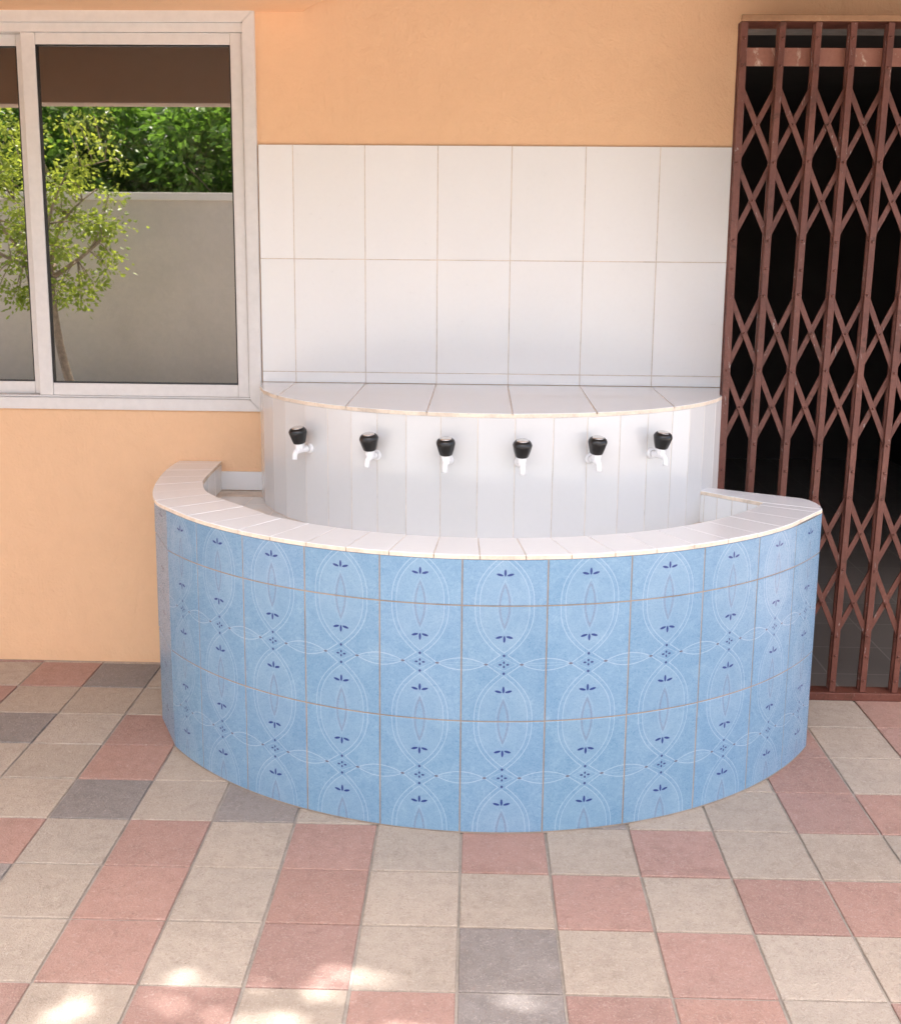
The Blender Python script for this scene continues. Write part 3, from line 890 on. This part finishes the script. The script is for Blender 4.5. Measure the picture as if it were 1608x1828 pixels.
def m_leaf(name, c, tr):
    m = Mat(name); nt = m.nt; nt.nodes.remove(m.b)
    v = m.coord(); n = m.noise(v, 1.7, 3); n2 = m.noise(v, 23, 2)
    col = m.ramp(n * .55 + n2 * .45, [(.33, tuple(x * .55 for x in c)), (.5, c), (.68, (min(.9, c[0] * 1.7), c[1] * 1.35, c[2] * 1.0))])
    tcol = m.mix(.5, col, tr)
    d = m.new('ShaderNodeBsdfDiffuse'); t = m.new('ShaderNodeBsdfTranslucent'); g = m.new('ShaderNodeBsdfGlossy')
    g.inputs['Roughness'].default_value = .35
    m.link(col, d.inputs[0]); m.link(tcol, t.inputs[0])
    a = m.new('ShaderNodeMixShader'); a.inputs[0].default_value = .45
    m.link(d.outputs[0], a.inputs[1]); m.link(t.outputs[0], a.inputs[2])
    b = m.new('ShaderNodeMixShader'); b.inputs[0].default_value = .03
    m.link(a.outputs[0], b.inputs[1]); m.link(g.outputs[0], b.inputs[2])
    m.link(b.outputs[0], m.o.inputs['Surface'])
    return m.m
LEAF_D = m_leaf('green_leaf', (.075, .165, .028), (.26, .50, .05))
LEAF_Y = m_leaf('yellow_green_leaf', (.170, .250, .035), (.66, .76, .09))
BARK = m_plain('bark', (.27, .21, .155), .9, .3, 20, bump=.4)

def leaf(mb, p, d, L, w, rng):
    d = d.normalized(); s = d.cross(Vector((rng.uniform(-1, 1), rng.uniform(-1, 1), rng.uniform(-.2, 1)))).normalized()
    n = d.cross(s)
    mb.face([p, p + d * L * .45 + s * w + n * L * .06, p + d * L, p + d * L * .45 - s * w + n * L * .06])
def limb(mb, a, b, r0, r1, rng, n=6, bend=.12):
    a, b = Vector(a), Vector(b); L = (b - a).length
    off = Vector((rng.uniform(-1, 1), rng.uniform(-1, 1), rng.uniform(-.3, .6))) * bend * L
    pts = [a.lerp(b, k / n) + off * math.sin(PI * k / n) for k in range(n + 1)]
    mb.tube(pts, [r0 + (r1 - r0) * k / n for k in range(n + 1)], 8)
    return pts
def tree(name, root_xy, label, h, crown_c, crown_r, nclump, nleaf, Lf, matl, seed, trunk_r=.07, keepfn=None, nl=7, csize=.30, thr=-.25):
    rng = random.Random(seed)
    t = empty(name, (*root_xy, 0), label, 'tree')
    wood = MB(); lf = MB(); base = Vector((*root_xy, -.01)); cc = Vector(crown_c); cr = Vector(crown_r)
    fork = base.lerp(cc, .55); fork.z = max(.5, cc.z - cr.z * .7)
    tp = limb(wood, base, fork, trunk_r, trunk_r * .7, rng, 8, .05)
    tips = []
    for k in range(nl):
        a = 2 * PI * k / nl + rng.uniform(-.4, .4)
        e = cc + Vector((math.cos(a) * cr.x, math.sin(a) * cr.y, rng.uniform(-.6, .8) * cr.z)) * rng.uniform(.45, .85)
        pts = limb(wood, fork, e, trunk_r * .55, trunk_r * .12, rng)
        tips += pts[2:]
        for q in range(3):
            b = pts[rng.randrange(2, len(pts))]
            e2 = b + Vector((rng.uniform(-1, 1) * cr.x, rng.uniform(-1, 1) * cr.y, rng.uniform(-.5, .9) * cr.z)) * .38
            tips += limb(wood, b, e2, trunk_r * .2, trunk_r * .06, rng, 4)[1:]
    for k in range(nclump):
        while True:
            q = Vector((rng.uniform(-1, 1), rng.uniform(-1, 1), rng.uniform(-1, 1)))
            if .25 < q.length < 1 and noise.noise(q * 2.1 + Vector((seed, 0, 0))) > thr: break
        c = cc + Vector((q.x * cr.x, q.y * cr.y, q.z * cr.z)) if rng.random() < .75 else tips[rng.randrange(len(tips))]
        near = min(tips, key=lambda p: (p - c).length_squared)
        if (near - c).length < .8: wood.tube([near, near.lerp(c, .5) + Vector((0, 0, .02)), c], [.008, .006, .003], 4)
        rc = csize * rng.uniform(.6, 1.25)
        for i in range(nleaf):
            o = Vector((rng.gauss(0, .5), rng.gauss(0, .5), rng.gauss(0, .32))) * rc
            p = c + o
            d = o + Vector((rng.uniform(-.5, .5), rng.uniform(-.5, .5), rng.uniform(-.7, .15))) * rc
            if d.length < 1e-4: continue
            L = Lf * rng.uniform(.6, 1.25)
            if keepfn and not keepfn(p + d.normalized() * L * .5, rng): continue
            leaf(lf, p, d, L, L * rng.uniform(.22, .34), rng)
    child(wood, 'trunk', BARK, t); child(lf, 'crown', matl, t, weld=False)
    return t
# behind the garden wall
tree('broadleaf_tree', (-3.0, -10.6), 'dense dark green tree behind the garden wall, reflected at the right of the window', 5, (-3.0, -10.4, 2.75), (1.8, 1.1, 1.35), 260, 60, .14, LEAF_D, 11, .10)
tree('broadleaf_tree', (-5.6, -10.4), 'dark green tree behind the garden wall, reflected in the middle of the window', 5, (-5.7, -10.5, 2.75), (1.8, 1.1, 1.35), 260, 60, .14, LEAF_D, 12, .10)
tree('broadleaf_tree', (-8.2, -10.8), 'leafy tree behind the garden wall, reflected at the left edge of the window', 5, (-8.2, -10.6, 2.8), (1.8, 1.1, 1.4), 230, 55, .14, LEAF_Y, 13, .10)
# slender tree in front of the garden wall
tree('slender_tree', (-4.32, -7.35), 'slender yellow-green young tree in front of the garden wall, reflected in the window', 3, (-4.75, -7.35, 2.28), (1.20, .6, 1.22), 150, 42, .066, LEAF_Y, 21, .055, nl=8, csize=.20, thr=.05)
# shade tree over the open yard; small gaps let the dappled light through
EL, AZ = math.radians(67.5), math.radians(6)
SUN = Vector((math.sin(AZ) * math.cos(EL), -math.cos(AZ) * math.cos(EL), math.sin(EL)))
spots = [(-.52, -2.17, .14, .06, .13), (-.15, -2.12, .14, .06, .045), (.27, -2.11, .12, .065, .015), (.80, -2.19, .19, .09, .01), (-.36, -2.27, .08, .05, .06), (.27, -2.25, .07, .05, .06), (.0, -2.35, .2, .06, .06), (1.05, -2.28, .16, .08, .015), (-.85, -2.24, .05, .04, .15)]
def dapple(p, rng, grow=.045):
    k = p.z / SUN.z; g = p - SUN * k
    for x, y, rx, ry, kp in spots:
        if ((g.x - x) / (rx + grow)) ** 2 + ((g.y - y) / (ry + grow)) ** 2 < 1: return rng.random() < kp
    return True
tree('shade_tree', (2.9, -5.2), 'spreading shade tree in the yard in front of the porch, casting dappled light', 8, (.2, -4.33, 6.6), (3.3, 1.15, .6), 430, 60, .16, LEAF_D, 31, .15, keepfn=dapple, csize=.42)

# ------------------------------------------------------------------ light
w = bpy.data.worlds.new('World'); S.world = w; w.use_nodes = True
nt = w.node_tree; bg = nt.nodes['Background']
sky = nt.nodes.new('ShaderNodeTexSky'); sky.sky_type = 'NISHITA'; sky.sun_disc = False
sky.sun_elevation = EL; sky.sun_rotation = PI - AZ; sky.dust_density = 6.0; sky.air_density = .8; sky.ozone_density = 0.0
nt.links.new(sky.outputs[0], bg.inputs[0]); bg.inputs[1].default_value = .15
sd = bpy.data.lights.new('sun', 'SUN'); sd.energy = 5.0; sd.angle = math.radians(.6); sd.color = (1.0, .985, .965)
so = bpy.data.objects.new('sun', sd); COL.objects.link(so)
so.rotation_euler = SUN.to_track_quat('Z', 'Y').to_euler(); so.location = (0, -8, 12)

S.view_settings.view_transform = 'Standard'; S.view_settings.look = 'None'
S.view_settings.exposure = 1.98; S.view_settings.gamma = 1
S.render.engine = 'CYCLES'
S.cycles.use_denoising = True
S.cycles.max_bounces = 10; S.cycles.diffuse_bounces = 6; S.cycles.glossy_bounces = 5; S.cycles.transparent_max_bounces = 12
S.cycles.caustics_reflective = False; S.cycles.caustics_refractive = False
S.cycles.sample_clamp_indirect = 6
